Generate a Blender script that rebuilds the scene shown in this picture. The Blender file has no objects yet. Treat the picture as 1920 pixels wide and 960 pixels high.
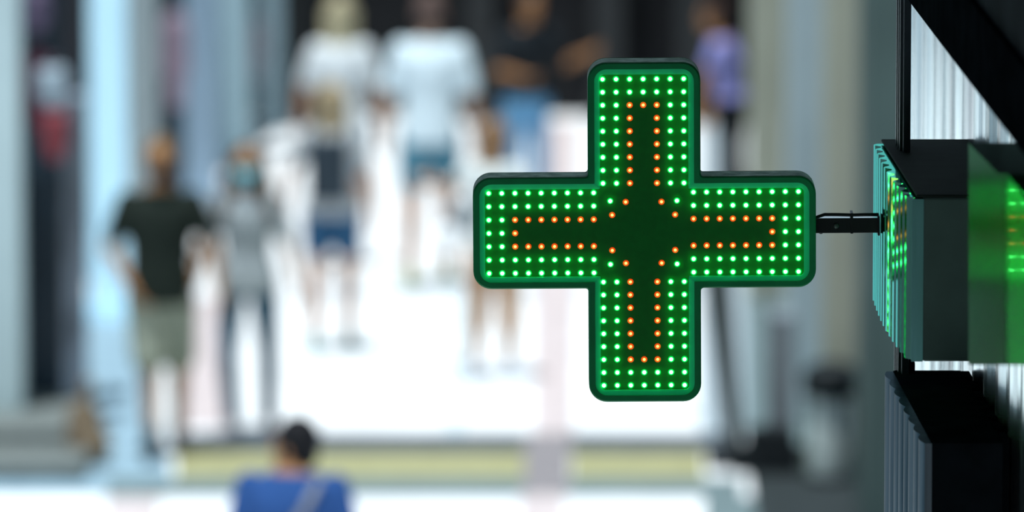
import bpy, bmesh, math, random
from mathutils import Vector, Matrix, Euler
random.seed(7)
C = bpy.context.scene
COL = C.collection
PI = math.pi
# ------------------------------------------------------------------ camera, sky, sun, exposure
FPX = 16000.0                       # 300 mm lens on a 36 mm wide frame of 1920 px
TILT = math.atan(0.15)
CAMH = 8.0
FOCUS = 18.8
cd = bpy.data.cameras.new('camera'); cam = bpy.data.objects.new('camera', cd); COL.objects.link(cam)
cd.sensor_width = 36.0; cd.lens = 300.0; cd.clip_end = 500
cam.location = (0, 0, CAMH); cam.rotation_euler = (PI/2 - TILT, 0, 0)
cd.dof.use_dof = True; cd.dof.focus_distance = FOCUS; cd.dof.aperture_fstop = 2.8
C.camera = cam
w = bpy.data.worlds.new('sky'); C.world = w; w.use_nodes = True
bg = w.node_tree.nodes['Background']; bg.inputs[0].default_value = (0.62, 0.83, 1.0, 1); bg.inputs[1].default_value = 0.62
sl = bpy.data.lights.new('sun', 'SUN'); sun = bpy.data.objects.new('sun', sl); COL.objects.link(sun)
sl.energy = 5.0; sl.angle = math.radians(0.6); sl.color = (0.94, 0.99, 1.0)
sun.location = (-4, 40, 12)
sun.rotation_euler = Vector((0.12, 0.16, -0.96)).to_track_quat('-Z', 'Y').to_euler()
C.view_settings.view_transform = 'Standard'; C.view_settings.look = 'None'
C.view_settings.gamma = 1.0; C.view_settings.use_curve_mapping = False
C.view_settings.exposure = 0.0
C.cycles.use_denoising = True
C.cycles.sample_clamp_indirect = 4.0
C.cycles.max_bounces = 6

# ------------------------------------------------------------------ pixel -> place
CT, ST = math.cos(TILT), math.sin(TILT)
def ray(px, py):
    x = (px-960)/FPX; y = (480-py)/FPX
    return Vector((x, CT + y*ST, -ST + y*CT))
def at_y(px, py, Y):
    d = ray(px, py); return Vector((0,0,CAMH)) + d*(Y/d.y)
def at_z(px, py, z=0.0):
    d = ray(px, py); return Vector((0,0,CAMH)) + d*((z-CAMH)/d.z)
def zdepth(p): return p.y*CT - (p.z-CAMH)*ST
# pharmacy wall frame: s runs along the wall towards the viewer, a across the street, z up
WS = 0.043; WY = 18.9
def fw(s, a, z): return Vector((a + WS*s, WY - s, z))
def on_wall(px, py, a):             # returns (s, z)
    d = ray(px, py); k = (a + WS*WY)/(d.x + WS*d.y)
    return WY - k*d.y, CAMH + k*d.z

# ------------------------------------------------------------------ materials
def mat(name, col, rough=0.6, metal=0.0, emit=None, estr=0.0, var=0.12, scale=12.0, bump=0.0, stretch=None, aniso=0.0, col2=None, spec=0.15):
    m = bpy.data.materials.new(name); m.use_nodes = True
    nt = m.node_tree; b = nt.nodes['Principled BSDF']
    b.inputs['Roughness'].default_value = rough; b.inputs['Metallic'].default_value = metal
    b.inputs['Specular IOR Level'].default_value = spec
    b.inputs['Anisotropic'].default_value = aniso
    tc = nt.nodes.new('ShaderNodeTexCoord'); mp = nt.nodes.new('ShaderNodeMapping')
    if stretch: mp.inputs['Scale'].default_value = stretch
    nz = nt.nodes.new('ShaderNodeTexNoise'); nz.inputs['Scale'].default_value = scale; nz.inputs['Detail'].default_value = 4
    nt.links.new(tc.outputs['Object'], mp.inputs['Vector']); nt.links.new(mp.outputs[0], nz.inputs['Vector'])
    rp = nt.nodes.new('ShaderNodeValToRGB')
    a = tuple(max(0, c*(1-var)) for c in col); c2 = col2 or tuple(min(1, c*(1+var)) for c in col)
    rp.color_ramp.elements[0].color = (*a, 1); rp.color_ramp.elements[1].color = (*c2, 1)
    rp.color_ramp.elements[0].position = 0.35; rp.color_ramp.elements[1].position = 0.65
    nt.links.new(nz.outputs['Fac'], rp.inputs['Fac']); nt.links.new(rp.outputs['Color'], b.inputs['Base Color'])
    if bump:
        bp = nt.nodes.new('ShaderNodeBump'); bp.inputs['Strength'].default_value = bump; bp.inputs['Distance'].default_value = 0.01
        nt.links.new(nz.outputs['Fac'], bp.inputs['Height']); nt.links.new(bp.outputs['Normal'], b.inputs['Normal'])
    if emit:
        b.inputs['Emission Color'].default_value = (*emit, 1); b.inputs['Emission Strength'].default_value = estr
    return m

# ------------------------------------------------------------------ mesh helpers
def obj(name, bm, m, parent=None, smooth=False, bevel=0.0, inv=None):
    me = bpy.data.meshes.new(name)
    bmesh.ops.recalc_face_normals(bm, faces=bm.faces)
    if inv is not None: bm.transform(inv)
    bm.to_mesh(me); bm.free()
    for mm in (m if isinstance(m, (list, tuple)) else [m]): me.materials.append(mm)
    if smooth: me.polygons.foreach_set('use_smooth', [True]*len(me.polygons))
    o = bpy.data.objects.new(name, me); COL.objects.link(o)
    if parent: o.parent = parent
    if bevel:
        bv = o.modifiers.new('bevel', 'BEVEL'); bv.width = bevel; bv.segments = 2; bv.limit_method = 'ANGLE'
    return o
def thing(name, label, cat, loc=(0,0,0), rotz=0.0, group=None):
    o = bpy.data.objects.new(name, None); COL.objects.link(o); o.location = loc; o.rotation_euler = (0,0,rotz)
    o['label'] = label; o['category'] = cat
    if group: o['group'] = group
    o.empty_display_size = 0.1
    return o
def tag(o, label, cat, group=None):
    o['label'] = label; o['category'] = cat
    if group: o['group'] = group
    return o
def struct(name, bm, m, label=None, **k):
    o = obj(name, bm, m, **k); o['kind'] = 'structure'
    if label: o['label'] = label
    return o
def hexa(bm, P):                    # P: 8 corners, bottom loop then top loop
    v = [bm.verts.new(p) for p in P]
    for f in ((0,1,2,3),(4,5,6,7),(0,1,5,4),(1,2,6,5),(2,3,7,6),(3,0,4,7)): bm.faces.new([v[i] for i in f])
def bx(bm, x0,x1,y0,y1,z0,z1):
    hexa(bm, [(x0,y0,z0),(x1,y0,z0),(x1,y1,z0),(x0,y1,z0),(x0,y0,z1),(x1,y0,z1),(x1,y1,z1),(x0,y1,z1)])
def fbox(bm, s0,s1,a0,a1,z0,z1):    # box in the pharmacy wall frame
    hexa(bm, [fw(s0,a0,z0),fw(s1,a0,z0),fw(s1,a1,z0),fw(s0,a1,z0),fw(s0,a0,z1),fw(s1,a0,z1),fw(s1,a1,z1),fw(s0,a1,z1)])
def frame_of(d):
    d = Vector(d).normalized(); u = d.orthogonal().normalized(); return u, d.cross(u), d
def capsule(bm, p0, p1, r0, r1, n=12, flat=1.0, flatdir=None):
    p0 = Vector(p0); p1 = Vector(p1); u, v, d = frame_of(p1-p0)
    if flatdir is not None:
        u = Vector(flatdir) - d*d.dot(Vector(flatdir)); u.normalize(); v = d.cross(u)
    rings = []
    for k in range(1, 4):
        t = -PI/2 + k*PI/8; rings.append((p0 + d*(r0*math.sin(t)), r0*math.cos(t)))
    rings.append((p0, r0)); rings.append((p1, r1))
    for k in range(1, 4):
        t = k*PI/8; rings.append((p1 + d*(r1*math.sin(t)), r1*math.cos(t)))
    R = [[bm.verts.new(c + u*(r*flat*math.cos(2*PI*i/n)) + v*(r*math.sin(2*PI*i/n))) for i in range(n)] for c, r in rings]
    for a, b in zip(R, R[1:]):
        for i in range(n): bm.faces.new((a[i], a[(i+1)%n], b[(i+1)%n], b[i]))
    s = bm.verts.new(p0 - d*r0); e = bm.verts.new(p1 + d*r1)
    for i in range(n):
        bm.faces.new((s, R[0][(i+1)%n], R[0][i])); bm.faces.new((e, R[-1][i], R[-1][(i+1)%n]))
def tube(bm, pts, r, n=8):
    pts = [Vector(p) for p in pts]; rings = []
    u0 = None
    for i, p in enumerate(pts):
        t = (pts[min(i+1, len(pts)-1)] - pts[max(i-1, 0)]).normalized()
        u = (u0 - t*t.dot(u0)).normalized() if u0 is not None else t.orthogonal().normalized()
        u0 = u; v = t.cross(u)
        rings.append([bm.verts.new(p + u*(r*math.cos(2*PI*k/n)) + v*(r*math.sin(2*PI*k/n))) for k in range(n)])
    for a, b in zip(rings, rings[1:]):
        for k in range(n): bm.faces.new((a[k], a[(k+1)%n], b[(k+1)%n], b[k]))
    bm.faces.new(rings[0][::-1]); bm.faces.new(rings[-1])
def ell(bm, c, r, rot=None, seg=20, rings=12):
    M = Matrix.Translation(Vector(c)) @ (rot.to_4x4() if rot is not None else Matrix()) @ Matrix.Diagonal((*r, 1))
    bmesh.ops.create_uvsphere(bm, u_segments=seg, v_segments=rings, radius=1.0, matrix=M)
def loft(bm, secs, n=24):           # secs: (x, y, z, half width, half depth)
    R = [[bm.verts.new((x + w_*math.copysign(abs(math.cos(t))**0.85, math.cos(t)), y + d_*math.copysign(abs(math.sin(t))**0.85, math.sin(t)), z))
          for t in [2*PI*i/n for i in range(n)]] for x, y, z, w_, d_ in secs]
    for a, b in zip(R, R[1:]):
        for i in range(n): bm.faces.new((a[i], a[(i+1)%n], b[(i+1)%n], b[i]))
    bm.faces.new(R[0][::-1]); bm.faces.new(R[-1])
def lathe(bm, prof, c=(0,0,0), n=28):
    c = Vector(c)
    R = [[bm.verts.new(c + Vector((r*math.cos(2*PI*i/n), r*math.sin(2*PI*i/n), z))) for i in range(n)] for r, z in prof]
    for a, b in zip(R, R[1:]):
        for i in range(n): bm.faces.new((a[i], a[(i+1)%n], b[(i+1)%n], b[i]))
    bm.faces.new(R[0][::-1]); bm.faces.new(R[-1])
def prism(bm, pts, off):            # closed outline pushed through an offset
    off = Vector(off); a = [bm.verts.new(Vector(p)) for p in pts]; b = [bm.verts.new(Vector(p)+off) for p in pts]
    bm.faces.new(a); bm.faces.new(b[::-1])
    for i in range(len(a)):
        j = (i+1) % len(a); bm.faces.new((a[i], b[i], b[j], a[j]))
def remeshed(name, bm, m, parent, voxel, smooth=3):
    o = obj(name, bm, m, parent)
    rm = o.modifiers.new('r', 'REMESH'); rm.mode = 'VOXEL'; rm.voxel_size = voxel
    sm = o.modifiers.new('s', 'SMOOTH'); sm.factor = 0.5; sm.iterations = smooth
    dg = bpy.context.evaluated_depsgraph_get(); dg.update()
    me = bpy.data.meshes.new_from_object(o.evaluated_get(dg)); o.modifiers.clear(); o.data = me
    me.polygons.foreach_set('use_smooth', [True]*len(me.polygons))
    return o

# ------------------------------------------------------------------ the street
m_marble = mat('white_marble', (0.86,0.87,0.88), 0.45, var=0.06, scale=2.0)
m_pink = mat('pink_marble', (0.58,0.50,0.50), 0.5, var=0.08, scale=5)
m_grey = mat('grey_paving', (0.07,0.085,0.10), 0.6, var=0.1, scale=8)
m_lgrey = mat('light_grey_paving', (0.55,0.60,0.64), 0.6, var=0.06, scale=8)
m_yellow = mat('yellow_paving', (0.33,0.32,0.17), 0.6, var=0.1, scale=8)
m_teal = mat('grey_green_paving', (0.14,0.19,0.20), 0.6, var=0.1, scale=8)
m_shade = mat('shade_dark_paving', (0.024,0.031,0.033), 0.7, var=0.2, scale=8)  # ground shade on the right is put into this dark colour
m_side_shade = mat('blue_shade_paving', (0.26,0.38,0.46), 0.6, var=0.12, scale=5)  # shade of the left building is put into this bluish colour
b = bmesh.new(); bx(b, -14, 12, 5, 75, -0.2, 0)
struct('floor', b, m_marble, 'white marble street paving')
def strip(name, pix, m, z=0.006):
    b = bmesh.new(); P = [at_z(x, y, 0) for x, y in pix]
    prism(b, [Vector((p.x, p.y, z)) for p in P], (0,0,-z-0.01)); return struct(name, b, m)
strip('paving_band', [(330,814),(1390,814),(1390,850),(330,850)], m_grey)
strip('paving_band', [(330,850),(985,850),(985,898),(330,898)], m_yellow)
strip('paving_band', [(1072,850),(1320,850),(1320,898),(1072,898)], m_yellow)
strip('paving_band', [(200,898),(1390,898),(1390,932),(200,932)], m_teal)
strip('paving_band', [(985,815),(1072,815),(1066,930),(980,930)], mat('brown_grey_paving', (0.24,0.22,0.23), 0.6), 0.009)
strip('paving_band', [(560,534),(1320,534),(1320,556),(560,556)], m_lgrey)
strip('paving_band', [(1090,765),(1320,765),(1320,780),(1090,780)], m_lgrey)
strip('paving_band', [(1000,232),(1084,232),(1075,815),(1000,815)], m_pink, 0.008)
strip('paving_band', [(975,930),(1060,930),(1058,1200),(965,1200)], m_pink, 0.008)
strip('paving_band', [(836,560),(868,560),(868,815),(840,815)], mat('pale_blue_paving', (0.62,0.70,0.74), 0.6), 0.005)
strip('paving_band', [(360,560),(430,560),(425,800),(345,800)], m_pink, 0.004)
strip('paving_band', [(200,935),(300,935),(280,1150),(170,1150)], m_pink, 0.004)
strip('paving_band', [(-200,560),(250,560),(330,928),(-200,928)], m_side_shade, 0.003)  # painted shade at the foot of the left shops
strip('paving_band', [(1396,835),(2300,835),(2300,1500),(1500,1500)], m_shade, 0.004)  # painted shade beside the right shop front
strip('paving_band', [(1312,232),(1396,232),(1396,815),(1312,815)], mat('mid_grey_paving', (0.34,0.40,0.44), 0.6), 0.0035)
strip('paving_band', [(1320,932),(1420,932),(1520,1500),(1330,1500)], m_teal, 0.0036)
strip('paving_band', [(1396,420),(2100,420),(2300,835),(1396,835)], m_teal, 0.003)

# dark hall closing the street
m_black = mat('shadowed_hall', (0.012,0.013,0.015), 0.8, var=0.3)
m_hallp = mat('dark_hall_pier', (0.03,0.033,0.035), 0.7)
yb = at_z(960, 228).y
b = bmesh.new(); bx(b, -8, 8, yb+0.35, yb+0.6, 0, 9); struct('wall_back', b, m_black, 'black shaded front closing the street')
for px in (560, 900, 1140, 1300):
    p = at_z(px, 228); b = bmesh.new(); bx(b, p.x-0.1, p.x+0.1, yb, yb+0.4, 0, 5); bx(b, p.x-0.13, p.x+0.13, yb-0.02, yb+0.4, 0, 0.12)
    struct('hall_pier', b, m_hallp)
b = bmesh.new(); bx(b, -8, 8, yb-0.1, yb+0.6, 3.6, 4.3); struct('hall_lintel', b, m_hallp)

# left shop front
m_wpill = mat('pale_pillar_paint', (0.50,0.62,0.64), 0.6, var=0.05, scale=3)
m_bpill = mat('pale_blue_glow_pillar', (0.58,0.83,0.98), 0.5, var=0.05, scale=3, emit=(0.45,0.80,1.0), estr=0.38)  # emission added to brighten this pillar
m_gpill = mat('grey_pillar_paint', (0.36,0.42,0.44), 0.6, var=0.05, scale=3)
m_glassd = mat('dark_shop_glass', (0.02,0.035,0.05), 0.25, var=0.3, scale=2)
m_step = mat('worn_step_stone', (0.15,0.17,0.165), 0.8, var=0.12)
def pillar(x0, x1, yg, m, h=2.75, dep=0.3, name='pillar', base=True):
    a = at_z(x0, yg); c = at_z(x1, yg); b = bmesh.new()
    bx(b, a.x, c.x, a.y, a.y+dep, 0, h)
    if base: bx(b, a.x-0.012, c.x+0.012, a.y-0.012, a.y+dep+0.012, 0, 0.10)
    return struct(name, b, m, bevel=0.006)
pillar(-60, 42, 830, m_wpill)
pillar(42, 122, 800, m_glassd, name='shop_window', base=False, dep=0.06)
pillar(122, 162, 760, mat('mauve_grey_panel', (0.17,0.20,0.24), 0.6, var=0.3, scale=5), h=1.75, dep=0.3, name='shop_panel', base=False)
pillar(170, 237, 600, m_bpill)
pillar(241, 297, 500, m_gpill)
pillar(297, 345, 420, m_glassd, name='shop_window', base=False, dep=0.06)
pillar(345, 408, 380, mat('blue_grey_pillar_paint', (0.32,0.45,0.58), 0.6, var=0.05))
pillar(411, 466, 300, mat('light_blue_pillar_paint', (0.42,0.60,0.68), 0.6, var=0.05))
pillar(488, 528, 246, mat('slate_blue_pillar_paint', (0.30,0.42,0.48), 0.6, var=0.05))
# wall behind the pillars, following the shop line, and its roof
A = at_z(-260, 900); B = at_z(520, 236); n = Vector((-(B-A).y, (B-A).x, 0)).normalized()
if n.x > 0: n = -n
b = bmesh.new(); q = 0.55
P = [A+n*q, B+n*q*0.4, B+n*3.5, A+n*3.5]
hexa(b, [Vector((p.x,p.y,0)) for p in P] + [Vector((p.x,p.y,2.72)) for p in P])
struct('wall_left', b, mat('shop_interior_wall', (0.035,0.035,0.045), 0.8, var=0.5, scale=3), 'dark interior of the left shop front')
b = bmesh.new(); P = [A-n*0.02+Vector((0.02,0,0)), B-n*0.02, B+n*3.6, A+n*3.6]
P[0] = A+n*0.33; P[1] = B+n*0.33; hexa(b, [Vector((p.x,p.y,2.76)) for p in P] + [Vector((p.x,p.y,2.86)) for p in P])
struct('roof_slab', b, m_step)
for (x0,x1,y0,z) in ((-120,160,905,0.10),(-120,150,868,0.18)):
    a = at_z(x0, y0); c = at_z(x1, y0); b = bmesh.new(); bx(b, a.x, c.x, a.y, a.y+1.2, 0, z); struct('entrance_step', b, m_step, bevel=0.01)

# clothes hanging in the left shop front
def garment(px, ytop, ybot, Y, col, label, wpx=46):
    p = at_y(px, ytop, Y); q = at_y(px, ybot, Y); k = zdepth(p)/FPX; w2 = wpx*k/2; H = p.z-q.z
    t = thing('hanging_garment', label, 'garment', (p.x, p.y, q.z), 0.1, 'garments in the left shop front')
    b = bmesh.new()
    loft(b, [(0,0,0,w2*1.0,0.05),(0,0,H*0.4,w2*0.85,0.05),(0,0,H*0.8,w2*0.9,0.055),(0,0,H*0.93,w2*0.7,0.045),(0,0,H,w2*0.25,0.03)])
    for s in (-1,1): capsule(b, (s*w2*0.75,0,H*0.88), (s*w2*1.05,0,H*0.35), 0.04, 0.03)
    remeshed('cloth', b, mat('garment_cloth', col, 0.9, bump=0.4, scale=20, stretch=(3,3,0.5)), t, 0.012)
    b = bmesh.new(); R = 0.02
    tube(b, [(0,0,H-0.02),(0,0,H+0.03)] + [(R-R*math.cos(a), 0, H+0.03+R*math.sin(a)) for a in [PI*i/8 for i in range(1,9)]], 0.003)
    obj('hanger_hook', b, m_hook, t)
m_hook = mat('steel', (0.5,0.5,0.5), 0.3, 1.0)
yg = at_z(80, 800).y - 0.16
garment(66, 95, 232, yg, (0.20,0.06,0.09), 'dark red garment hanging beside the pale pillar at far left')
garment(98, 128, 200, yg-0.2, (0.34,0.42,0.48), 'small pale grey garment hanging right of the dark red one', 40)
garment(62, -20, 60, yg-0.05, (0.13,0.10,0.16), 'plum garment hanging above the dark red one at far left', 44)
garment(104, 210, 300, yg-0.36, (0.22,0.05,0.06), 'crimson garment hanging below the pale grey one', 34)
yg2 = at_z(320, 420).y - 0.16
garment(328, 20, 200, yg2, (0.34,0.26,0.33), 'pinkish garment hanging between the grey and blue pillars', 36)
garment(478, 30, 150, at_z(478, 290).y, (0.20,0.15,0.17), 'brown garment hanging between the two farther blue pillars', 20)
b = bmesh.new(); r0 = at_y(44, -36, yg); r1 = at_y(120, -36, yg); tube(b, [r0, r1], 0.012)
for p in (r0, r1): tube(b, [p, Vector((p.x, p.y+0.16, p.z))], 0.008)
tag(obj('garment_rail', b, m_hook), 'steel rail across the dark shop window holding the garments', 'rail')

# brown sack at the foot of the shop front
p = at_z(165, 870)
t = thing('brown_sack', 'slumped brown sack on the ground at the foot of the left shop front', 'sack', (p.x, p.y, 0))
b = bmesh.new(); ell(b, (0,0,0.12), (0.12,0.12,0.12)); ell(b, (0.03,-0.03,0.09), (0.10,0.10,0.09)); ell(b, (-0.02,0.02,0.22), (0.10,0.10,0.13)); capsule(b, (-0.02,0,0.28), (0.0,0.0,0.38), 0.06, 0.024)
m_sack = mat('brown_sacking', (0.16,0.12,0.08), 0.9, bump=0.6, scale=25)
remeshed('sack_body', b, m_sack, t, 0.012)
b = bmesh.new(); lathe(b, [(0.026,0.37),(0.022,0.40),(0.036,0.44),(0.030,0.46),(0.012,0.45)]); obj('sack_neck', b, m_sack, t, smooth=True)

# right shop front further down the street
def rpill(x0, x1, yg, m, h, dep=0.5): return pillar(x0, x1, yg, m, h, dep)
m_beige = mat('beige_grey_render', (0.36,0.37,0.30), 0.8, var=0.05, scale=2)
m_blueg = mat('blue_grey_render', (0.36,0.44,0.47), 0.8, var=0.05, scale=2)
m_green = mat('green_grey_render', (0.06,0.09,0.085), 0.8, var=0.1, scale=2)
rpill(1544, 1622, 872, m_beige, 4.5)
rpill(1476, 1545, 780, m_blueg, 4.5)
rpill(1404, 1472, 560, m_beige, 4.5)
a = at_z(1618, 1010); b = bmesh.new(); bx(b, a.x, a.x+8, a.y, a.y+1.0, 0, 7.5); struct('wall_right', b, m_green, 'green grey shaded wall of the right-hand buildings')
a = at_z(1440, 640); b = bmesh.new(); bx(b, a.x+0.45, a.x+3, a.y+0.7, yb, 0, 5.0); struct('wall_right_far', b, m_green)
p = at_z(1466, 858); b = bmesh.new(); bx(b, p.x-0.07, p.x+0.07, p.y, p.y+0.25, 0, 0.78)
t = tag(obj('metal_cabinet', b, mat('grey_cabinet_metal', (0.20,0.23,0.26), 0.5), bevel=0.01), 'narrow dark grey cabinet between the litter bin and the slanted post', 'cabinet')
b = bmesh.new(); bx(b, p.x-0.055, p.x+0.055, p.y-0.006, p.y+0.001, 0.14, 0.72); obj('door', b, mat('cabinet_door', (0.24,0.27,0.30), 0.5), t)

# litter bin
p = at_z(1556, 900); t = thing('litter_bin', 'tall litter bin with black lid and pale body in front of the beige pillar', 'bin', p)
k = zdepth(p)/FPX
b = bmesh.new(); lathe(b, [(0.115,0.0),(0.12,0.04),(0.12,0.45),(0.115,0.46)]); obj('body', b, mat('bin_pale_metal', (0.42,0.48,0.47), 0.35, 0.3, var=0.15), t, smooth=True)
b = bmesh.new(); lathe(b, [(0.125,0.46),(0.15,0.47),(0.155,0.57),(0.13,0.62),(0.04,0.65)]); obj('lid', b, mat('bin_black_lid', (0.008,0.012,0.014), 0.5), t, smooth=True)
b = bmesh.new(); lathe(b, [(0.125,0.0),(0.125,0.03),(0.115,0.04)]); obj('base_ring', b, mat('bin_base', (0.01,0.012,0.015), 0.5), t, smooth=True)
for s in (-1, 1):
    b = bmesh.new(); bx(b, s*0.125-0.008, s*0.125+0.008, -0.02, 0.02, 0, 0.5); obj('side_post', b, mat('bin_green', (0.05,0.09,0.06), 0.5), t, bevel=0.003)

# slanted post in a black weighted base
m_bk = mat('black_rubber', (0.006,0.009,0.011), 0.6)
p = at_z(1430, 884); t = thing('leaning_post_stand', 'dark slanted post rising from a low black weighted base', 'stand', p)
b = bmesh.new(); bx(b, -0.17, 0.20, -0.09, 0.12, 0, 0.14); bx(b, -0.09, 0.18, -0.05, 0.1, 0.14, 0.24); obj('weighted_base', b, m_bk, t, bevel=0.02)
b = bmesh.new(); bx(b, -0.30, -0.17, 0.05, 0.2, 0, 0.11); obj('front_weight', b, mat('dark_rubber', (0.03,0.035,0.04), 0.6), t, bevel=0.02)
b = bmesh.new()
q0 = Vector((-0.155,0.06,0.13)); q1 = Vector((-0.27,0.10,1.25))
hexa(b, [q0+Vector(v) for v in ((-.05,-.03,0),(.05,-.03,0),(.05,.03,0),(-.05,.03,0))] + [q1+Vector(v) for v in ((-.085,-.03,0),(.085,-.03,0),(.085,.03,0),(-.085,.03,0))])
obj('slanted_post', b, mat('dark_grey_post', (0.055,0.065,0.065), 0.5), t, bevel=0.006)
b = bmesh.new(); bx(b, 0.015, 0.045, 0.03, 0.06, 0.23, 1.1); obj('upright_post', b, mat('dark_grey_upright', (0.09,0.11,0.11), 0.5), t, bevel=0.004)

# ------------------------------------------------------------------ people
m_skin = mat('skin', (0.33,0.165,0.075), 0.55, var=0.05)
m_skin2 = mat('fair_skin', (0.46,0.28,0.20), 0.55, var=0.05)
m_eye = mat('eye', (0.05,0.04,0.03), 0.2)
m_lip = mat('lip', (0.40,0.14,0.12), 0.5)
def person(label, px, ytop, height, heading, clothes, arms, legs, skin=None, fem=False, head_yaw=0.0, lean=0.0, headdrop=0.0, stout=1.0):
    """heading 0 looks at the viewer; +x is the person's left. arms/legs: dicts L,R of (upper dir, lower dir)"""
    skin = skin or m_skin
    lo, hi = 20.0, 80.0            # distance at which the crown sits on image row ytop
    for _ in range(50):
        Y = (lo+hi)/2; d = ray(px, ytop); z = CAMH + d.z*(Y/d.y)
        if z > height: lo = Y
        else: hi = Y
    P0 = at_y(px, ytop, Y); root = thing('person', label, 'person', (P0.x, P0.y, 0), heading)
    k = height/1.75; V = Vector
    shw = (0.155 if fem else 0.178)*stout; hipw = 0.095 if fem else 0.09
    # legs first: pelvis height from the longer reach
    J = {}; drop = 0
    for s, sg in (('L',1),('R',-1)):
        td, sd = [V(v).normalized() for v in legs[s]]
        drop = max(drop, -(td.z*0.42 + sd.z*0.41))
    ph = drop + 0.085; dz = ph - 0.915
    for s, sg in (('L',1),('R',-1)):
        td, sd = [V(v).normalized() for v in legs[s]]
        J['hip'+s] = V((sg*hipw, 0, ph)); J['knee'+s] = J['hip'+s] + td*0.42; J['ank'+s] = J['knee'+s] + sd*0.41
    ln = lambda z: V((0, -lean*max(0, z-0.95), 0))
    for s, sg in (('L',1),('R',-1)):
        ud, fd = [V(v).normalized() for v in arms[s]]
        J['sh'+s] = V((sg*shw, 0, 1.415+dz)) + ln(1.415); J['el'+s] = J['sh'+s] + ud*0.285; J['wr'+s] = J['el'+s] + fd*0.245
        J['fd'+s] = fd
    hc = V((0, -0.015, 1.635+dz)) + ln(1.635)*1.2 + V((0,-headdrop*0.7,-headdrop)); HR = Matrix.Rotation(head_yaw, 3, 'Z')
    hp = lambda v: hc + HR @ V(v)
    def torso(b, g, z0, z1):
        S = ([(0.93,.165,.115),(1.0,.158,.112),(1.1,.122,.095),(1.2,.128,.10),(1.3,.148,.115),(1.38,.150,.10),(1.44,.115,.075),(1.48,.06,.055)] if fem else
             [(0.93,.160,.115),(1.0,.155,.115),(1.1,.145,.11),(1.2,.155,.115),(1.3,.175,.122),(1.38,.180,.11),(1.44,.135,.08),(1.49,.065,.058)])
        Z = [z0] + [z for z,_,_ in S if z0+0.02 < z < z1-0.02] + [z1]; secs = []
        for z in Z:
            for (za,wa,da),(zb,wb,db) in zip(S, S[1:]):
                if za <= z <= zb or (z < S[0][0] and za == S[0][0]) or (z > S[-1][0] and zb == S[-1][0]):
                    f = min(1, max(0, (z-za)/(zb-za))); break
            o = ln(z); secs.append((o.x, o.y, z+dz, (wa+(wb-wa)*f)*stout+g, da+(db-da)*f+g))
        loft(b, secs)
    # body: one continuous surface
    b = bmesh.new()
    torso(b, 0, 0.86, 1.49)
    capsule(b, V((0,0.01,1.42+dz))+ln(1.42), hc+V((0,0.01,-0.05)), 0.058, 0.052)
    ell(b, hc+V((0,0,0.01)), (0.076,0.094,0.112), HR); ell(b, hp((0,-0.030,-0.055)), (0.055,0.062,0.062), HR)
    capsule(b, hp((0,-0.090,0.012)), hp((0,-0.108,-0.018)), 0.009, 0.015)       # nose
    ell(b, hp((0,-0.082,-0.092)), (0.022,0.018,0.016), HR)                      # chin
    ell(b, hp((0,-0.090,-0.056)), (0.024,0.010,0.012), HR)                      # mouth
    ell(b, hp((0,-0.080,0.036)), (0.052,0.016,0.010), HR)                       # brow
    for sg in (1,-1): ell(b, hp((sg*0.078,0.008,-0.005)), (0.012,0.020,0.031), HR)
    for s, sg in (('L',1),('R',-1)):
        capsule(b, J['hip'+s]+V((0,0,-0.02)), J['knee'+s], 0.088, 0.056, 14); capsule(b, J['knee'+s], J['ank'+s], 0.057, 0.036, 14)
        cm = J['knee'+s].lerp(J['ank'+s], 0.3); ell(b, cm+V((0,0.014,0)), (0.050,0.055,0.11))
        capsule(b, J['ank'+s]+V((0,0.03,-0.045)), J['ank'+s]+V((sg*0.02,-0.13,-0.058)), 0.035, 0.027, 12)
        capsule(b, J['sh'+s], J['el'+s], 0.050, 0.038, 14); capsule(b, J['el'+s], J['wr'+s], 0.039, 0.026, 14)
        fd = J['fd'+s]; w0 = J['wr'+s]
        side = V((0,-1,0)) - fd*fd.dot(V((0,-1,0)))
        side = side.normalized() if side.length > 0.2 else V((-sg,0,0)); nrm = fd.cross(side).normalized()
        capsule(b, w0+fd*0.01, w0+fd*0.075, 0.036, 0.040, 12, 0.42, nrm)
        inward = nrm if nrm.dot(V((-sg,0,0))) > 0 else -nrm
        for i, L in enumerate((0.072,0.080,0.074,0.058)):
            f0 = w0 + fd*0.085 + side*(0.030-0.020*i); f1 = f0 + (fd*0.93+inward*0.28)*L*0.52; f2 = f1 + (fd*0.72+inward*0.70)*L*0.48
            capsule(b, f0, f1, 0.0095, 0.0088, 8); capsule(b, f1, f2, 0.0088, 0.0075, 8)
        t0 = w0 + fd*0.028 + side*0.030; t1 = t0 + (fd*0.7+side*0.62+inward*0.3)*0.036; t2 = t1 + (fd*0.9+side*0.2+inward*0.3)*0.030
        capsule(b, t0, t1, 0.013, 0.011, 8); capsule(b, t1, t2, 0.0105, 0.009, 8)
    b.transform(Matrix.Scale(k, 4)); remeshed('body', b, skin, root, 0.0068*k, 2)
    S4 = Matrix.Scale(k, 4)
    for sg in (1,-1):
        b = bmesh.new(); ell(b, hp((sg*0.030,-0.083,0.016)), (0.013,0.008,0.008), HR, 10, 8); b.transform(S4); obj('eye', b, m_eye, root, True)
    b = bmesh.new(); ell(b, hp((0,-0.098,-0.056)), (0.024,0.006,0.007), HR, 10, 8); b.transform(S4); obj('mouth', b, m_lip, root, True)
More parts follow.
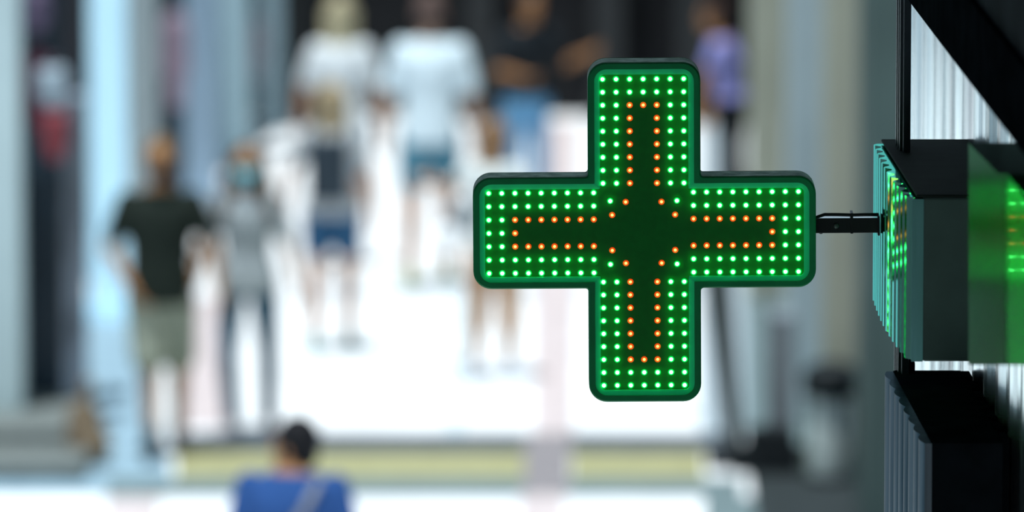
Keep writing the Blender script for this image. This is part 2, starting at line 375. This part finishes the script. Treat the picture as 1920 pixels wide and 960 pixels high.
    for c in clothes:
        kind, m = c[0], c[1]; b = bmesh.new(); nm = kind
        if kind in ('shirt', 'long_sleeved_shirt'):
            z0 = c[2] if len(c) > 2 else 0.86; sf = c[3] if len(c) > 3 else 0.62
            torso(b, 0.020, z0, 1.475)
            for s in 'LR':
                capsule(b, J['sh'+s]+V((0,0,-0.005)), J['sh'+s].lerp(J['el'+s], sf), 0.066, 0.060, 14)
                if kind != 'shirt': capsule(b, J['el'+s], J['el'+s].lerp(J['wr'+s], 0.9), 0.050, 0.038, 14); capsule(b, J['sh'+s], J['el'+s], 0.064, 0.050, 14)
            nm = 'shirt'
        elif kind in ('trousers', 'shorts'):
            f = c[2] if len(c) > 2 else (0.98 if kind == 'trousers' else 0); g = c[3] if len(c) > 3 else 0.018
            torso(b, 0.012, 0.84, 1.02)
            for s in 'LR':
                h0 = J['hip'+s]+V((0,0,-0.02))
                if kind == 'trousers':
                    capsule(b, h0, J['knee'+s], 0.090+g, 0.054+g, 14); capsule(b, J['knee'+s], J['knee'+s].lerp(J['ank'+s], f), 0.056+g, 0.048+g, 14)
                else: 
                    e = h0.lerp(J['knee'+s], c[2] if len(c) > 2 else 0.8); capsule(b, h0, e, 0.096+g*0.6, 0.080+g, 16)
        elif kind == 'skirt':
            z = c[2]; loft(b, [(0,0,z+dz,.21,.17),(0,0,0.85+dz,.19,.14),(0,0,1.02+dz,.15,.115)])
        elif kind == 'hair':
            ln_ = c[2] if len(c) > 2 else 0
            hs = c[3] if len(c) > 3 else 1.0; ell(b, hp((0,0.018,0.028)), (0.088*hs,0.098*hs,0.108*hs), HR)
            if ln_:
                for i in range(9):
                    a = (i-4)/4.0; x = a*0.075; y = 0.055 - 0.05*abs(a)
                    capsule(b, hp((x,y,0.03)), hp((x*1.25, y+0.045, -ln_*(1-0.15*abs(a)))), 0.038, 0.020, 10)
            else: ell(b, hp((0,0.05,-0.035)), (0.068*hs,0.055*hs,0.055*hs), HR)
            # keep the face clear
        elif kind == 'side_hair':
            nm = 'hair'; ln_ = c[2]
            ell(b, hp((0,0.024,0.030)), (0.088,0.096,0.104), HR)
            for sg in (1,-1):
                for j in range(3): capsule(b, hp((sg*(0.070+0.008*j),0.0+0.02*j,0.02)), hp((sg*(0.125+0.02*j),-0.06+0.02*j,-ln_)), 0.036, 0.032, 10)
            capsule(b, hp((0,0.06,0)), hp((0,0.07,-0.12)), 0.06, 0.05)
        elif kind == 'face_mask':
            ell(b, hp((0,-0.062,-0.050)), (0.070,0.062,0.056), HR)
        elif kind == 'backpack':
            bx(b, -0.13, 0.13, 0.13, 0.27, 1.02+dz, 1.42+dz); nm = 'backpack'
        elif kind == 'shoes':
            for s, sg in (('L',1),('R',-1)):
                b2 = bmesh.new(); A_ = J['ank'+s]
                capsule(b2, A_+V((0,0.035,-0.045)), A_+V((sg*0.02,-0.14,-0.056)), 0.042, 0.033, 12); capsule(b2, A_+V((0,0.0,c[2] if len(c) > 2 else 0.0)), A_+V((0,0.02,-0.04)), 0.048, 0.046, 12)
                b2.transform(S4); remeshed('shoe', b2, m, root, 0.010)
            b.free(); continue
        b.transform(S4)
        if nm == 'backpack':
            o = remeshed('backpack', b, m, root, 0.012, 8)
        else: o = remeshed(nm, b, m, root, 0.0105*k, 3)
        if len(c) > 4 or (kind in ('backpack',)): pass
    return root, J, Y, k
def cl(name, col, bump=0.35, var=0.12, rough=0.85, stretch=(2,2,0.7), scale=11): return mat(name, col, rough, var=var, bump=bump, stretch=stretch, scale=scale)
DN = (0,0,-1)
# couple walking towards the viewer
r, J, Y, k = person('man in dark green T-shirt, khaki shorts and black face mask walking towards us', 300, 256, 1.76, 0.08,
    [('shirt', cl('dark_green_cloth', (0.012,0.018,0.014)), 0.85, 0.72), ('shorts', cl('khaki_cloth', (0.27,0.29,0.23)), 0.86, 0.016), ('hair', mat('sandy_hair', (0.13,0.085,0.045), 0.8)),
     ('face_mask', mat('black_mask', (0.01,0.01,0.012), 0.8)), ('shoes', mat('black_shoe', (0.008,0.008,0.008), 0.6), 0.06)],
    {'L': ((0.42,-0.02,-1), (0.12,-0.1,-1)), 'R': ((-0.38,0.05,-1), (0.45,-0.45,-0.75))},
    {'R': ((0.05,-0.22,-1), (0.02,-0.05,-1)), 'L': ((0.02,0.10,-1), (0.0,0.34,-1))}, m_skin, head_yaw=-0.1)
r, J, Y, k = person('woman in light grey top, blue jeans and pale blue face mask walking beside the man', 463, 272, 1.62, -0.08,
    [('shirt', cl('light_grey_cloth', (0.34,0.38,0.40)), 0.86, 0.75), ('trousers', cl('blue_denim', (0.035,0.12,0.19)), 0.93, 0.006), ('side_hair', mat('brown_hair', (0.07,0.045,0.025), 0.7), 0.30),
     ('face_mask', mat('pale_blue_mask', (0.14,0.50,0.62), 0.8)), ('shoes', mat('grey_shoe', (0.25,0.25,0.27), 0.6))],
    {'R': ((-0.42,0,-1), (-0.22,-0.1,-1)), 'L': ((0.36,0.05,-1), (0.2,-0.05,-1))},
    {'R': ((-0.05,-0.10,-1), (0.06,0.02,-1)), 'L': ((0.06,0.08,-1), (-0.02,0.18,-1))}, m_skin, fem=True)
# man in blue close below
r, J, Y, k = person('dark-haired man in a blue shirt seen from behind at the bottom of the view', 548, 766, 1.78, PI-0.15,
    [('shirt', cl('royal_blue_cloth', (0.022,0.07,0.22)), 0.84, 0.8), ('trousers', cl('navy_trouser_cloth', (0.02,0.025,0.04))), ('hair', mat('black_hair', (0.006,0.006,0.008), 0.6), 0, 1.05), ('shoes', mat('dark_shoe', (0.02,0.02,0.02), 0.6))],
    {'L': ((0.25,0,-1), (0.05,-0.1,-1)), 'R': ((-0.25,0,-1), (-0.05,-0.1,-1))},
    {'R': ((0,-0.1,-1), (0,0,-1)), 'L': ((0,0.1,-1), (0,0.2,-1))}, m_skin, head_yaw=1.25, stout=1.06, headdrop=0.06)
b = bmesh.new()
pts = [(-0.13,0.10,1.47),(-0.09,0.155,1.38),(-0.02,0.165,1.26),(0.06,0.16,1.14),(0.14,0.13,1.02)]
for a_, c_ in zip(pts, pts[1:]): capsule(b, a_, c_, 0.022, 0.022, 8, 0.4, (0,1,0))
remeshed('shoulder_strap', b, mat('grey_strap', (0.20,0.21,0.24), 0.7), r, 0.008)
# people further off
r, J, Y, k = person('man in a white T-shirt and blue shorts walking away', 806, -14, 1.82, PI,
    [('shirt', cl('white_cloth', (0.70,0.82,0.88), var=0.05), 0.86, 0.8), ('shorts', cl('blue_short_cloth', (0.08,0.22,0.30)), 0.62, 0.010), ('hair', mat('short_brown_hair', (0.12,0.08,0.07), 0.8)), ('shoes', mat('olive_shoe', (0.30,0.34,0.16), 0.6))],
    {'L': ((0.28,0,-1), (0.1,-0.12,-1)), 'R': ((-0.28,0.05,-1), (-0.1,-0.12,-1))},
    {'R': ((-0.02,-0.16,-1), (0,0,-1)), 'L': ((0.05,0.10,-1), (0.02,0.26,-1))}, m_skin2, stout=0.95)
r, J, Y, k = person('long-haired blonde woman in a white top walking away', 638, -2, 1.68, PI+0.05,
    [('shirt', cl('off_white_cloth', (0.72,0.76,0.78), var=0.05), 0.86, 0.72), ('shorts', cl('pale_denim', (0.32,0.45,0.55)), 0.6, 0.014), ('hair', mat('blonde_hair', (0.48,0.42,0.27), 0.7), 0.30), ('shoes', mat('white_shoe', (0.6,0.6,0.6), 0.6))],
    {'L': ((0.35,0,-1), (0.1,-0.12,-1)), 'R': ((-0.32,0.05,-1), (-0.1,-0.12,-1))},
    {'R': ((-0.02,-0.12,-1), (0,0,-1)), 'L': ((0.05,0.10,-1), (0.02,0.2,-1))}, m_skin2, fem=True, stout=0.97)
r, J, Y, k = person('woman in denim shorts with a dark backpack walking away in front of the blonde woman', 622, 158, 1.58, PI-0.1,
    [('shirt', cl('pale_grey_cloth', (0.45,0.48,0.50)), 0.90, 0.6), ('shorts', cl('dark_denim', (0.03,0.10,0.20)), 0.5, 0.014), ('hair', mat('ash_blonde_hair', (0.40,0.31,0.19), 0.7), 0.22),
     ('backpack', cl('charcoal_canvas', (0.035,0.05,0.065))), ('shoes', mat('green_grey_shoe', (0.18,0.36,0.36), 0.6))],
    {'L': ((0.45,0,-1), (0.15,-0.12,-1)), 'R': ((-0.32,0.05,-1), (-0.1,-0.12,-1))},
    {'R': ((-0.02,-0.1,-1), (0,0,-1)), 'L': ((0.0,0.10,-1), (0.02,0.2,-1))}, m_skin2, fem=True)
b = bmesh.new()
for sg in (1,-1):
    capsule(b, (sg*0.085,0.10,1.27), (sg*0.09,0.02,1.325), 0.02, 0.02); capsule(b, (sg*0.09,0.02,1.325), (sg*0.09,-0.11,1.22), 0.02, 0.018); capsule(b, (sg*0.09,-0.11,1.22), (sg*0.10,-0.10,1.05), 0.018, 0.016)
remeshed('backpack_straps', b, cl('black_webbing', (0.02,0.025,0.03)), r, 0.01)
r, J, Y, k = person('brown-haired woman in white top and tan trousers partly hidden behind the green cross', 925, 226, 1.50, PI-0.5,
    [('shirt', cl('cream_cloth', (0.70,0.75,0.74), var=0.05), 0.88, 0.5), ('trousers', cl('tan_cloth', (0.50,0.28,0.14)), 0.35, 0.02), ('hair', mat('chestnut_hair', (0.26,0.15,0.08), 0.7), 0.18), ('shoes', mat('pale_blue_shoe', (0.6,0.7,0.8), 0.6))],
    {'L': ((0.80,-0.25,-0.5), (0.9,-0.5,0.0)), 'R': ((-0.25,0.0,-1), (0.0,-0.35,-1))},
    {'R': ((-0.02,-0.08,-1), (0,0,-1)), 'L': ((0.0,0.08,-1), (0.02,0.14,-1))}, m_skin, fem=True)
t = thing('tote_bag', 'soft grey tote bag held out by the brown-haired woman beside the green cross', 'bag', at_y(868, 430, Y-0.12))
b = bmesh.new(); loft(b, [(0,0,-0.02,0.06,0.04),(0,0,0.0,0.085,0.05),(0,0,0.10,0.08,0.045),(0,0,0.17,0.06,0.03)]); obj('bag_body', b, cl('grey_tote_cloth', (0.30,0.33,0.35)), t, True)
b = bmesh.new(); tube(b, [(0.05*math.cos(a), 0, 0.16+0.10*math.sin(a)) for a in [PI*i/12 for i in range(13)]], 0.006); obj('bag_handle', b, cl('dark_tote_strap', (0.10,0.10,0.11)), t, True)
wb = at_y(840, 445, Y-0.24) - t.location
m_wb = mat('glint_white', (0.9,0.93,0.95), 0.12, var=0.02, spec=0.5)
b = bmesh.new(); ell(b, wb, (0.070,0.04,0.070)); o = obj('glint_disc', b, m_wb, t, True); o['label'] = 'white disc standing for a blurred glint'  # out-of-focus glint shaped as a bright white disc
b = bmesh.new(); tube(b, [wb+Vector((0,0,0.06)), wb+Vector((0.01,0.03,0.10)), Vector((-0.06,-0.02,0.16)), Vector((-0.045,0,0.18))], 0.005); obj('disc_cord', b, m_wb, o)
r, J, Y, k = person('person in a black T-shirt and light blue jeans with folded arms at the dark hall', 985, -20, 1.48, 0.5,
    [('shirt', cl('black_cloth', (0.015,0.02,0.025)), 0.92, 0.8), ('trousers', cl('light_blue_denim', (0.16,0.38,0.62)), 0.95, 0.02), ('hair', mat('dark_brown_hair', (0.06,0.045,0.04), 0.8)), ('shoes', mat('grey_white_shoe', (0.5,0.5,0.5), 0.6))],
    {'L': ((0.5,-0.1,-0.9), (0.3,-0.8,0.35)), 'R': ((-0.35,-0.1,-1), (0.35,-0.85,-0.1))},
    {'R': ((-0.04,-0.04,-1), (-0.02,0,-1)), 'L': ((0.08,0.0,-1), (0.04,0.06,-1))}, m_skin, stout=1.05, lean=0.08)
r, J, Y, k = person('person in a lilac top and black trousers standing right of the green cross', 1372, 4, 1.48, -PI/2-0.25,
    [('shirt', cl('lilac_cloth', (0.27,0.27,0.58)), 1.02, 0.5), ('trousers', cl('black_trouser_cloth', (0.008,0.01,0.012)), 0.95, 0.025), ('hair', mat('auburn_hair', (0.05,0.03,0.025), 0.8)), ('shoes', mat('black_trainer', (0.01,0.01,0.01), 0.6))],
    {'R': ((-0.1,-0.25,-1), (0,-0.3,-1)), 'L': ((0.12,-0.45,-1), (0,-0.35,-1))},
    {'R': ((-0.02,-0.1,-1), (0,0,-1)), 'L': ((0.0,0.1,-1), (0.02,0.2,-1))}, m_skin, fem=True, lean=0.15)

# ------------------------------------------------------------------ pharmacy front on the right
m_dk = mat('black_painted_metal', (0.005,0.007,0.009), 0.9, var=0.3, spec=0.0)
m_dk2 = mat('blue_black_panel', (0.012,0.018,0.024), 0.9, var=0.4, scale=4, spec=0.02)
m_unit = mat('grey_green_casing', (0.055,0.095,0.082), 0.8, var=0.12, scale=6, spec=0.2)
m_glossy = mat('polished_glow_panel', (0.006,0.22,0.07), 0.20, 1.0, var=0.1, spec=0.5)  # lamp glow on both panel sections is put into the green
m_glossy.node_tree.nodes['Principled BSDF'].inputs['Coat Weight'].default_value = 0.10; m_glossy.node_tree.nodes['Principled BSDF'].inputs['Coat Roughness'].default_value = 0.035
m_satin = mat('satin_glow_panel', (0.010,0.06,0.035), 0.24, 1.0, var=0.1, spec=0.5)
m_steel = mat('glow_tinted_steel', (0.40,0.95,0.78), 0.10, 1.0, spec=0.5, var=0.2, scale=30, stretch=(1,1,0.05))  # teal lamp glow is put into the steel colour and tint
for m_, tn in ((m_glossy, (0.02,0.62,0.18)), (m_satin, (0.02,0.24,0.09)), (m_steel, (0.30,1.0,0.80))):
    m_.node_tree.nodes['Principled BSDF'].inputs['Specular Tint'].default_value = (*tn, 1)
m_pan = mat('satin_metal_cladding', (0.75,0.80,0.80), 0.22, 1.0, var=0.5, scale=7, stretch=(1,1,0.03), col2=(0.85,1.0,1.0), spec=0.5)  # cyan streaks of reflected street are put into the colour
AS, AM, AR = 0.834, 0.865, 1.03
# recessed cladding: vertical ribbed metal strips
s0, _ = on_wall(1700, 100, AR); s1 = 4.2
b = bmesh.new(); fbox(b, s0-0.02, s1+2, AR+0.02, AR+0.3, 0, 8.5); struct('wall_pharmacy', b, m_dk, 'black wall of the pharmacy')
b = bmesh.new(); N = 46; zt, zb_ = 6.2, 4.2
prev = None
for i in range(N*4+1):
    s = s0 + (s1-s0)*i/(N*4); a = AR - 0.006 - 0.005*math.sin(2*PI*i/8) - 0.003*math.sin(i*0.7)
    cur = [b.verts.new(fw(s, a, zb_)), b.verts.new(fw(s, a, zt)), b.verts.new(fw(s, AR+0.02, zt)), b.verts.new(fw(s, AR+0.02, zb_))]
    if prev:
        for q in range(4): b.faces.new((prev[q], cur[q], cur[(q+1)%4], prev[(q+1)%4]))
    else: b.faces.new(cur)
    prev = cur
b.faces.new(prev[::-1])
struct('wall_cladding', b, m_pan, 'ribbed satin metal cladding of the pharmacy front', smooth=False)
# dark post at the far end
sp, _ = on_wall(1698, 130, AM)
b = bmesh.new(); fbox(b, sp-0.16, sp, AM-0.004, AM+0.012, 3.2, 6.6); 
for j in range(3): fbox(b, sp-0.13+0.045*j, sp-0.115+0.045*j, AM-0.010, AM, 3.2, 6.6)
struct('door_post', b, mat('slate_post', (0.035,0.045,0.055), 0.3, 0.4), bevel=0.002)
# canopy fascia
_, zc = on_wall(1700, 25, AM); _, zc2 = on_wall(1915, 255, AM); zcm = (zc+zc2)/2
b = bmesh.new(); fbox(b, sp-0.02, 5.0, AM, AR+0.3, zcm, zcm+0.17)
fbox(b, sp-0.02, sp+0.35, AM-0.004, AR, zcm+0.17, zcm+0.19)
tag(obj('canopy_fascia', b, m_dk, bevel=0.004), 'black horizontal fascia beam along the top of the pharmacy front', 'beam')
b = bmesh.new(); fbox(b, sp+0.1, 5.0, AM+0.012, AR+0.3, zcm+0.17, zcm+1.2); struct('wall_upper', b, m_dk2, 'blue black wall above the fascia')
# unseen slab added overhead that keeps the sign in shade
b = bmesh.new(); fbox(b, -0.45, 5.6, -0.75, AR+0.3, 6.75, 6.9); struct('shade_slab', b, m_step)
# street buildings out of view, added to dim the near side: opposite side and behind the viewer
m_can = mat('street_render', (0.16,0.17,0.17), 0.9, var=0.2, scale=1)
b = bmesh.new(); hexa(b, [(-4.4,26,2.62),(-2.95,26,2.5),(-2.85,43,2.5),(-4.4,43,2.62),(-4.4,26,2.66),(-2.95,26,2.54),(-2.85,43,2.54),(-4.4,43,2.66)])
struct('white_reflector', b, mat('white_reflector_cloth', (0.8,0.85,0.86), 0.8))  # unseen sheet added to brighten what the pharmacy metal reflects
b = bmesh.new(); bx(b, -6.5, -5.0, -8, 24, 0, 15); struct('wall_opposite', b, m_can)
b = bmesh.new(); bx(b, -5.0, 4, -9, -8, 0, 15); struct('wall_front', b, m_can)
b = bmesh.new(); bx(b, 1.9, 4, -8, 13.5, 0, 15); struct('wall_pharmacy_side', b, m_can)
# near flank wall behind everything, far side return
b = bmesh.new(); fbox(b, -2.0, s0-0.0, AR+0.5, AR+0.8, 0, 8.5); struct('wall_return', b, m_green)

# upper sign unit
t = thing('sign_unit', 'dark sign casing with mirror-ribbed flank next to the lit cross bracket', 'sign casing')
sa, za = on_wall(1655, 268, AS); sb, zb2 = on_wall(1721, 368, AS); zt = (za+zb2)/2
_, zbt = on_wall(1721, 682, AS)
b = bmesh.new(); fbox(b, sa, sb, AS+0.012, AR+0.01, zbt, zt); obj('casing', b, m_unit, t, bevel=0.006)
b = bmesh.new(); fbox(b, sa-0.004, sb+0.003, AS-0.003, AR+0.01, zt, zt+0.006); obj('top_lid', b, mat('brown_black_lid', (0.010,0.016,0.013), 0.7, var=0.2, spec=0.05), t, bevel=0.002)
b = bmesh.new(); prev = None; n = 12*8
for i in range(n+1):
    s = sa + (sb-sa)*i/n; a = AS - 0.012 - 0.009*math.sin(2*PI*i/8.0) - 0.010*math.sin(PI*i/n)
    cur = [b.verts.new(fw(s, a, zbt+0.0)), b.verts.new(fw(s, a, zt-0.004)), b.verts.new(fw(s, AS+0.013, zt-0.004)), b.verts.new(fw(s, AS+0.013, zbt+0.0))]
    if prev:
        for q in range(4): b.faces.new((prev[q], cur[q], cur[(q+1)%4], prev[(q+1)%4]))
    else: b.faces.new(cur)
    prev = cur
b.faces.new(prev[::-1])
obj('ribbed_flank', b, m_steel, t)['label'] = 'mirror-bright ribbed metal flank'
# polished dark panel nearer to the viewer, mirrors the cross; green lamp glow put into its colour
AP = 0.826
t = thing('side_panel_unit', 'dark panel with green lamp glow painted in, mirroring the lit lamps at the right edge', 'panel', fw(2.0, AP, 5.2))
inv = Matrix.Translation(fw(2.0, AP, 5.2)).inverted()
def wquad(nm, pix, m, a):
    P = [on_wall(x, y, a) for x, y in pix]; b = bmesh.new()
    prism(b, [fw(s, a, min(z, zcm-0.012)) for s, z in P], Vector((AR-0.0-a-0.02, 0.006, 0))); return obj(nm, b, m, t, inv=inv)
wquad('satin_section', [(1816,268),(1872,326),(1886,326),(1886,684),(1816,684)], m_satin, AP)
wquad('polished_section', [(1888,326),(1990,330),(1990,684),(1888,684)], m_glossy, AP)

# lower sign unit
t = thing('lower_sign_unit', 'black lower sign casing with pale ribbed flank below the mirror-ribbed one', 'sign casing')
sa, za = on_wall(1664, 672, AS); sb, zb2 = on_wall(1736, 852, AS); zt = (za+zb2)/2
b = bmesh.new(); fbox(b, sa, sb, AS+0.012, AS+0.165, zt-0.8, zt); obj('casing', b, m_dk, t, bevel=0.004)
b = bmesh.new(); prev = None; n = 96
for i in range(n+1):
    s = sa + (sb-sa)*i/n; a = AS - 0.002 - 0.008*abs(math.sin(PI*i/12.0))
    cur = [b.verts.new(fw(s, a, zt-0.8)), b.verts.new(fw(s, a, zt-0.003)), b.verts.new(fw(s, AS+0.013, zt-0.003)), b.verts.new(fw(s, AS+0.013, zt-0.8))]
    if prev:
        for q in range(4): b.faces.new((prev[q], cur[q], cur[(q+1)%4], prev[(q+1)%4]))
    else: b.faces.new(cur)
    prev = cur
b.faces.new(prev[::-1]); m_ds = mat('dull_blue_steel', (0.12,0.14,0.155), 0.3, 1.0, var=0.3, scale=30, stretch=(1,1,0.05), spec=0.5); m_ds.node_tree.nodes['Principled BSDF'].inputs['Specular Tint'].default_value = (0.27,0.30,0.32,1)
obj('ribbed_flank', b, m_ds, t)
for i in range(7):                  # stepped fins along the wall side
    q0 = sa + (sb-sa)*i/7; q1 = sa + (sb-sa)*(i+0.62)/7
    b = bmesh.new(); fbox(b, q0, q1, AS+0.165, AS+0.182, zt-0.7, zt-0.002); obj('fin', b, m_dk, t)
b = bmesh.new(); cc = fw(sa+0.03, AS+0.045, zt); lathe(b, [(0.014,0),(0.014,0.02),(0.010,0.035),(0.004,0.04)], cc, 16); obj('cap_nut', b, m_dk, t, True)

# ------------------------------------------------------------------ the pharmacy cross
K = FOCUS/FPX                        # metres per pixel at the sign
ctr = None
d0 = ray(1208.5, 436.5); ctr = Vector((0,0,CAMH)) + d0*FOCUS
root = thing('pharmacy_cross', 'lit green cross sign with rows of green and orange lamps', 'sign', ctr)
root.rotation_euler = (0, math.radians(-0.36), 0)
# local frame: x right, z up, -y towards the viewer
m_house = mat('dusty_green_housing', (0.30,0.44,0.37), 0.9, var=0.3, scale=30, bump=0.4, col2=(0.54,0.68,0.60))
m_rim = mat('dark_green_rim', (0.003,0.19,0.06), 0.5, var=0.08, scale=20)
m_trim = mat('teal_green_trim', (0.01,0.46,0.23), 0.45, var=0.05, scale=20)
m_panel = mat('green_lamp_board', (0.003,0.13,0.018), 0.7, var=0.06, scale=60)
m_gl = mat('green_lamp', (0.1,0.8,0.3), 0.3, emit=(0.09,1.0,0.20), estr=22.0, var=0.0)
m_gl2 = mat('green_lens', (0.0,0.5,0.1), 0.3, emit=(0.0,1.0,0.10), estr=0.85, var=0.0)
m_ol = mat('orange_lamp', (0.8,0.3,0.1), 0.3, emit=(1.0,0.17,0.04), estr=7.5, var=0.0)
m_ol2 = mat('orange_lens', (0.5,0.1,0.0), 0.3, emit=(1.0,0.07,0.006), estr=0.75, var=0.0)
def cross(L, Wd, rc, ri, seg=8):
    """outline of the cross, counter-clockwise; rc outer radius, ri inner radius"""
    C_ = [( L,-Wd,1),( L, Wd,1),( Wd, Wd,0),( Wd, L,1),(-Wd, L,1),(-Wd, Wd,0),(-L, Wd,1),(-L,-Wd,1),(-Wd,-Wd,0),(-Wd,-L,1),( Wd,-L,1),( Wd,-Wd,0)]
    out = []
    for i, (x, z, cv) in enumerate(C_):
        p = Vector((x, z)); a = Vector(C_[i-1][:2]) - p; c = Vector(C_[(i+1)%12][:2]) - p; a.normalize(); c.normalize()
        r = rc if cv else ri; cen = p + (a+c)*r
        for k_ in range(seg+1):
            t_ = k_/seg*PI/2; out.append(cen - c*(r*math.cos(t_)) - a*(r*math.sin(t_)))
    return out
def ringsolid(b, loops):            # loops of (outline, y); closed skin between successive loops
    R = [[b.verts.new((p.x, y, p.y)) for p in o] for o, y in loops]
    n_ = len(R[0])
    for q in range(len(R)-1):
        for i in range(n_): b.faces.new((R[q][i], R[q][(i+1)%n_], R[q+1][(i+1)%n_], R[q+1][i]))
    return R
L0, W0 = 321.5*K, 105.5*K; DPT = 0.092
o0 = cross(L0, W0, 0.040, 0.007); o0b = cross(L0-0.003, W0-0.003, 0.038, 0.009)
o1 = cross(L0-0.0145, W0-0.0145, 0.027, 0.002); o2 = cross(L0-0.0265, W0-0.0265, 0.010, 0.0015)
b = bmesh.new(); R = ringsolid(b, [(o0b,0.0078),(o0,0.0100),(o0,DPT-0.01),(o0b,DPT-0.0078)]); b.faces.new(R[0]); b.faces.new(R[-1][::-1]); obj('housing', b, m_house, root)
for name, face in (('front', 1), ('back', -1)):
    def yy(v): return v if face == 1 else DPT - v
    b = bmesh.new(); R = ringsolid(b, [(o0b,yy(0.007)),(o0,yy(0.004)),(o0b,yy(0.0)),(o1,yy(0.0)),(o1,yy(0.008))]); 
    for i in range(len(o0)): b.faces.new((R[-1][i], R[-1][(i+1)%len(o0)], R[0][(i+1)%len(o0)], R[0][i]))
    obj(name+'_rim', b, m_rim, root)
    b = bmesh.new(); R = ringsolid(b, [(o1,yy(0.007)),(o1,yy(0.0015)),(o2,yy(0.003)),(o2,yy(0.0095))])
    for i in range(len(o0)): b.faces.new((R[-1][i], R[-1][(i+1)%len(o0)], R[0][(i+1)%len(o0)], R[0][i]))
    obj(name+'_trim', b, m_trim, root)
    b = bmesh.new(); R = ringsolid(b, [(o2,yy(0.006)),(o2,yy(0.0095))]); b.faces.new(R[0]); b.faces.new(R[1][::-1]); obj(name+'_lamp_board', b, m_panel, root)
# lamp positions, pixels from the centre of the lamp field
green, orange = [], []
PL, PW = 24.6, 25.3
for ax in range(4):
    for i in range(9):
        l = 93.5 + PL*i
        for j in range(-3, 4):
            wv = PW*j
            outer = i >= 7 or abs(j) >= 2.5 or abs(j) == 3 or abs(j) == 2
            if i >= 7 or abs(j) >= 2: g = 1
            elif abs(j) == 1 or (i == 6 and j == 0): g = 0
            else: g = None
            if g is None: continue
            p = [(l,wv),(-wv,l),(-l,-wv),(wv,-l)][ax]
            (green if g else orange).append(p)
for sx in (1,-1):
    for sz in (1,-1):
        green.append((sx*62.5, sz*60)); orange.append((sx*33.5, sz*58)); orange.append((sx*59, sz*33.5))
proto = {}
def lampmesh(key, m, m2):
    b = bmesh.new(); r_ = 0.0031 if key == 'orange_lamp' else 0.0040
    prof = [(0.0070, 0.0), (0.0067, 0.0006), (r_*1.05, 0.0016), (r_, 0.0026)] + [(r_*math.cos(t_), 0.0026 + r_*0.95*math.sin(t_)) for t_ in [PI/2*i/5 for i in range(1, 5)]] + [(0.0004, 0.0026+r_*0.95)]
    lathe(b, prof, (0,0,0), 12); b.transform(Matrix.Rotation(PI/2, 4, 'X'))   # dome towards -y
    for f in b.faces:
        if f.calc_center_median().y > -0.0017: f.material_index = 1           # the low lens collar round the lamp
    me = bpy.data.meshes.new(key); bmesh.ops.recalc_face_normals(b, faces=b.faces); b.to_mesh(me); b.free(); me.materials.append(m); me.materials.append(m2)
    me.polygons.foreach_set('use_smooth', [True]*len(me.polygons)); return me
LX = -1.5*K
def lp(p, y=0.0056): return Vector((p[0]*K + LX, y, p[1]*K))
gm = lampmesh('green_lamp', m_gl, m_gl2); om = lampmesh('orange_lamp', m_ol, m_ol2)
green.sort(key=lambda p: (-p[1], p[0])); 
for i, p in enumerate(green[:100]):
    o = bpy.data.objects.new('green_lamp', gm); COL.objects.link(o); o.parent = root; o.location = lp(p)
for p in orange:
    o = bpy.data.objects.new('orange_lamp', om); COL.objects.link(o); o.parent = root; o.location = lp(p); o['label'] = 'orange lamp'
def many(name, me, pts, m, back=False):
    b = bmesh.new()
    for p in pts:
        n0 = len(b.verts); b.from_mesh(me); b.verts.ensure_lookup_table()
        v = b.verts[n0:]
        if back: bmesh.ops.rotate(b, verts=v, cent=(0,0,0), matrix=Matrix.Rotation(PI, 3, 'Z'))
        bmesh.ops.translate(b, verts=v, vec=lp(p, DPT-0.0056) if back else lp(p))
    o = obj(name, b, m, root, True); o['kind'] = 'stuff'; return o
many('green_lamps', gm, green[100:], [m_gl, m_gl2])
many('back_green_lamps', gm, green, [m_gl, m_gl2], True)
many('back_orange_lamps', om, orange, [m_ol, m_ol2], True)
# bracket arm
xe = L0 - 0.004; xw = (1648-1208.5)*K
zc_ = -(429-436.5)*K - 0.0; hh = 14*K
b = bmesh.new(); bx(b, xe, xw, 0.028, 0.066, zc_-hh, zc_+hh); m_arm = mat('black_bracket', (0.006,0.008,0.008), 0.4)
obj('bracket_arm', b, m_arm, root, bevel=0.0015)
b = bmesh.new(); bx(b, xe+0.012, xw, 0.030, 0.064, zc_+hh, zc_+hh+0.0006); obj('sky_glint_strip', b, mat('glint_metal', (0.85,0.87,0.86), 0.25, 1.0), root)  # thin added strip standing for the sky glint on the arm
b = bmesh.new(); lathe(b, [(0.006,0),(0.006,0.002),(0.004,0.003)], (0,0,0), 16); b.transform(Matrix.Translation((xe+42*K, 0.028, zc_)) @ Matrix.Rotation(PI/2, 4, 'X')); obj('bolt', b, mat('dull_bolt', (0.05,0.07,0.06), 0.4, 0.6), root, True)
b = bmesh.new(); lathe(b, [(0.004,0.002),(0.004,-0.003),(0.002,-0.004)], (xe+14*K, 0.045, zc_-hh), 12); obj('bolt', b, m_arm, root, True)
zt_ = zc_+hh
pts = [(xe-0.002,0.02,zt_-0.002),(xe+6*K,0.025,zt_+3*K),(xe+20*K,0.028,zt_+7.5*K),(xe+45*K,0.03,zt_+7.0*K),(xe+72*K,0.03,zt_+6.0*K),(xe+95*K,0.03,zt_+6.5*K),(xw,0.03,zt_+6.5*K)]
b = bmesh.new(); tube(b, pts, 3.2*K); obj('power_cable', b, m_arm, root, True)
b = bmesh.new(); bx(b, xe+69*K, xe+74*K, 0.026, 0.068, zc_-hh-0.001, zt_+10*K); obj('cable_tie', b, m_arm, root)
b = bmesh.new(); bx(b, xw-0.002, xw+0.003, 0.02, 0.075, zc_-0.022, zc_+0.022); obj('mounting_plate', b, m_arm, root, bevel=0.002)
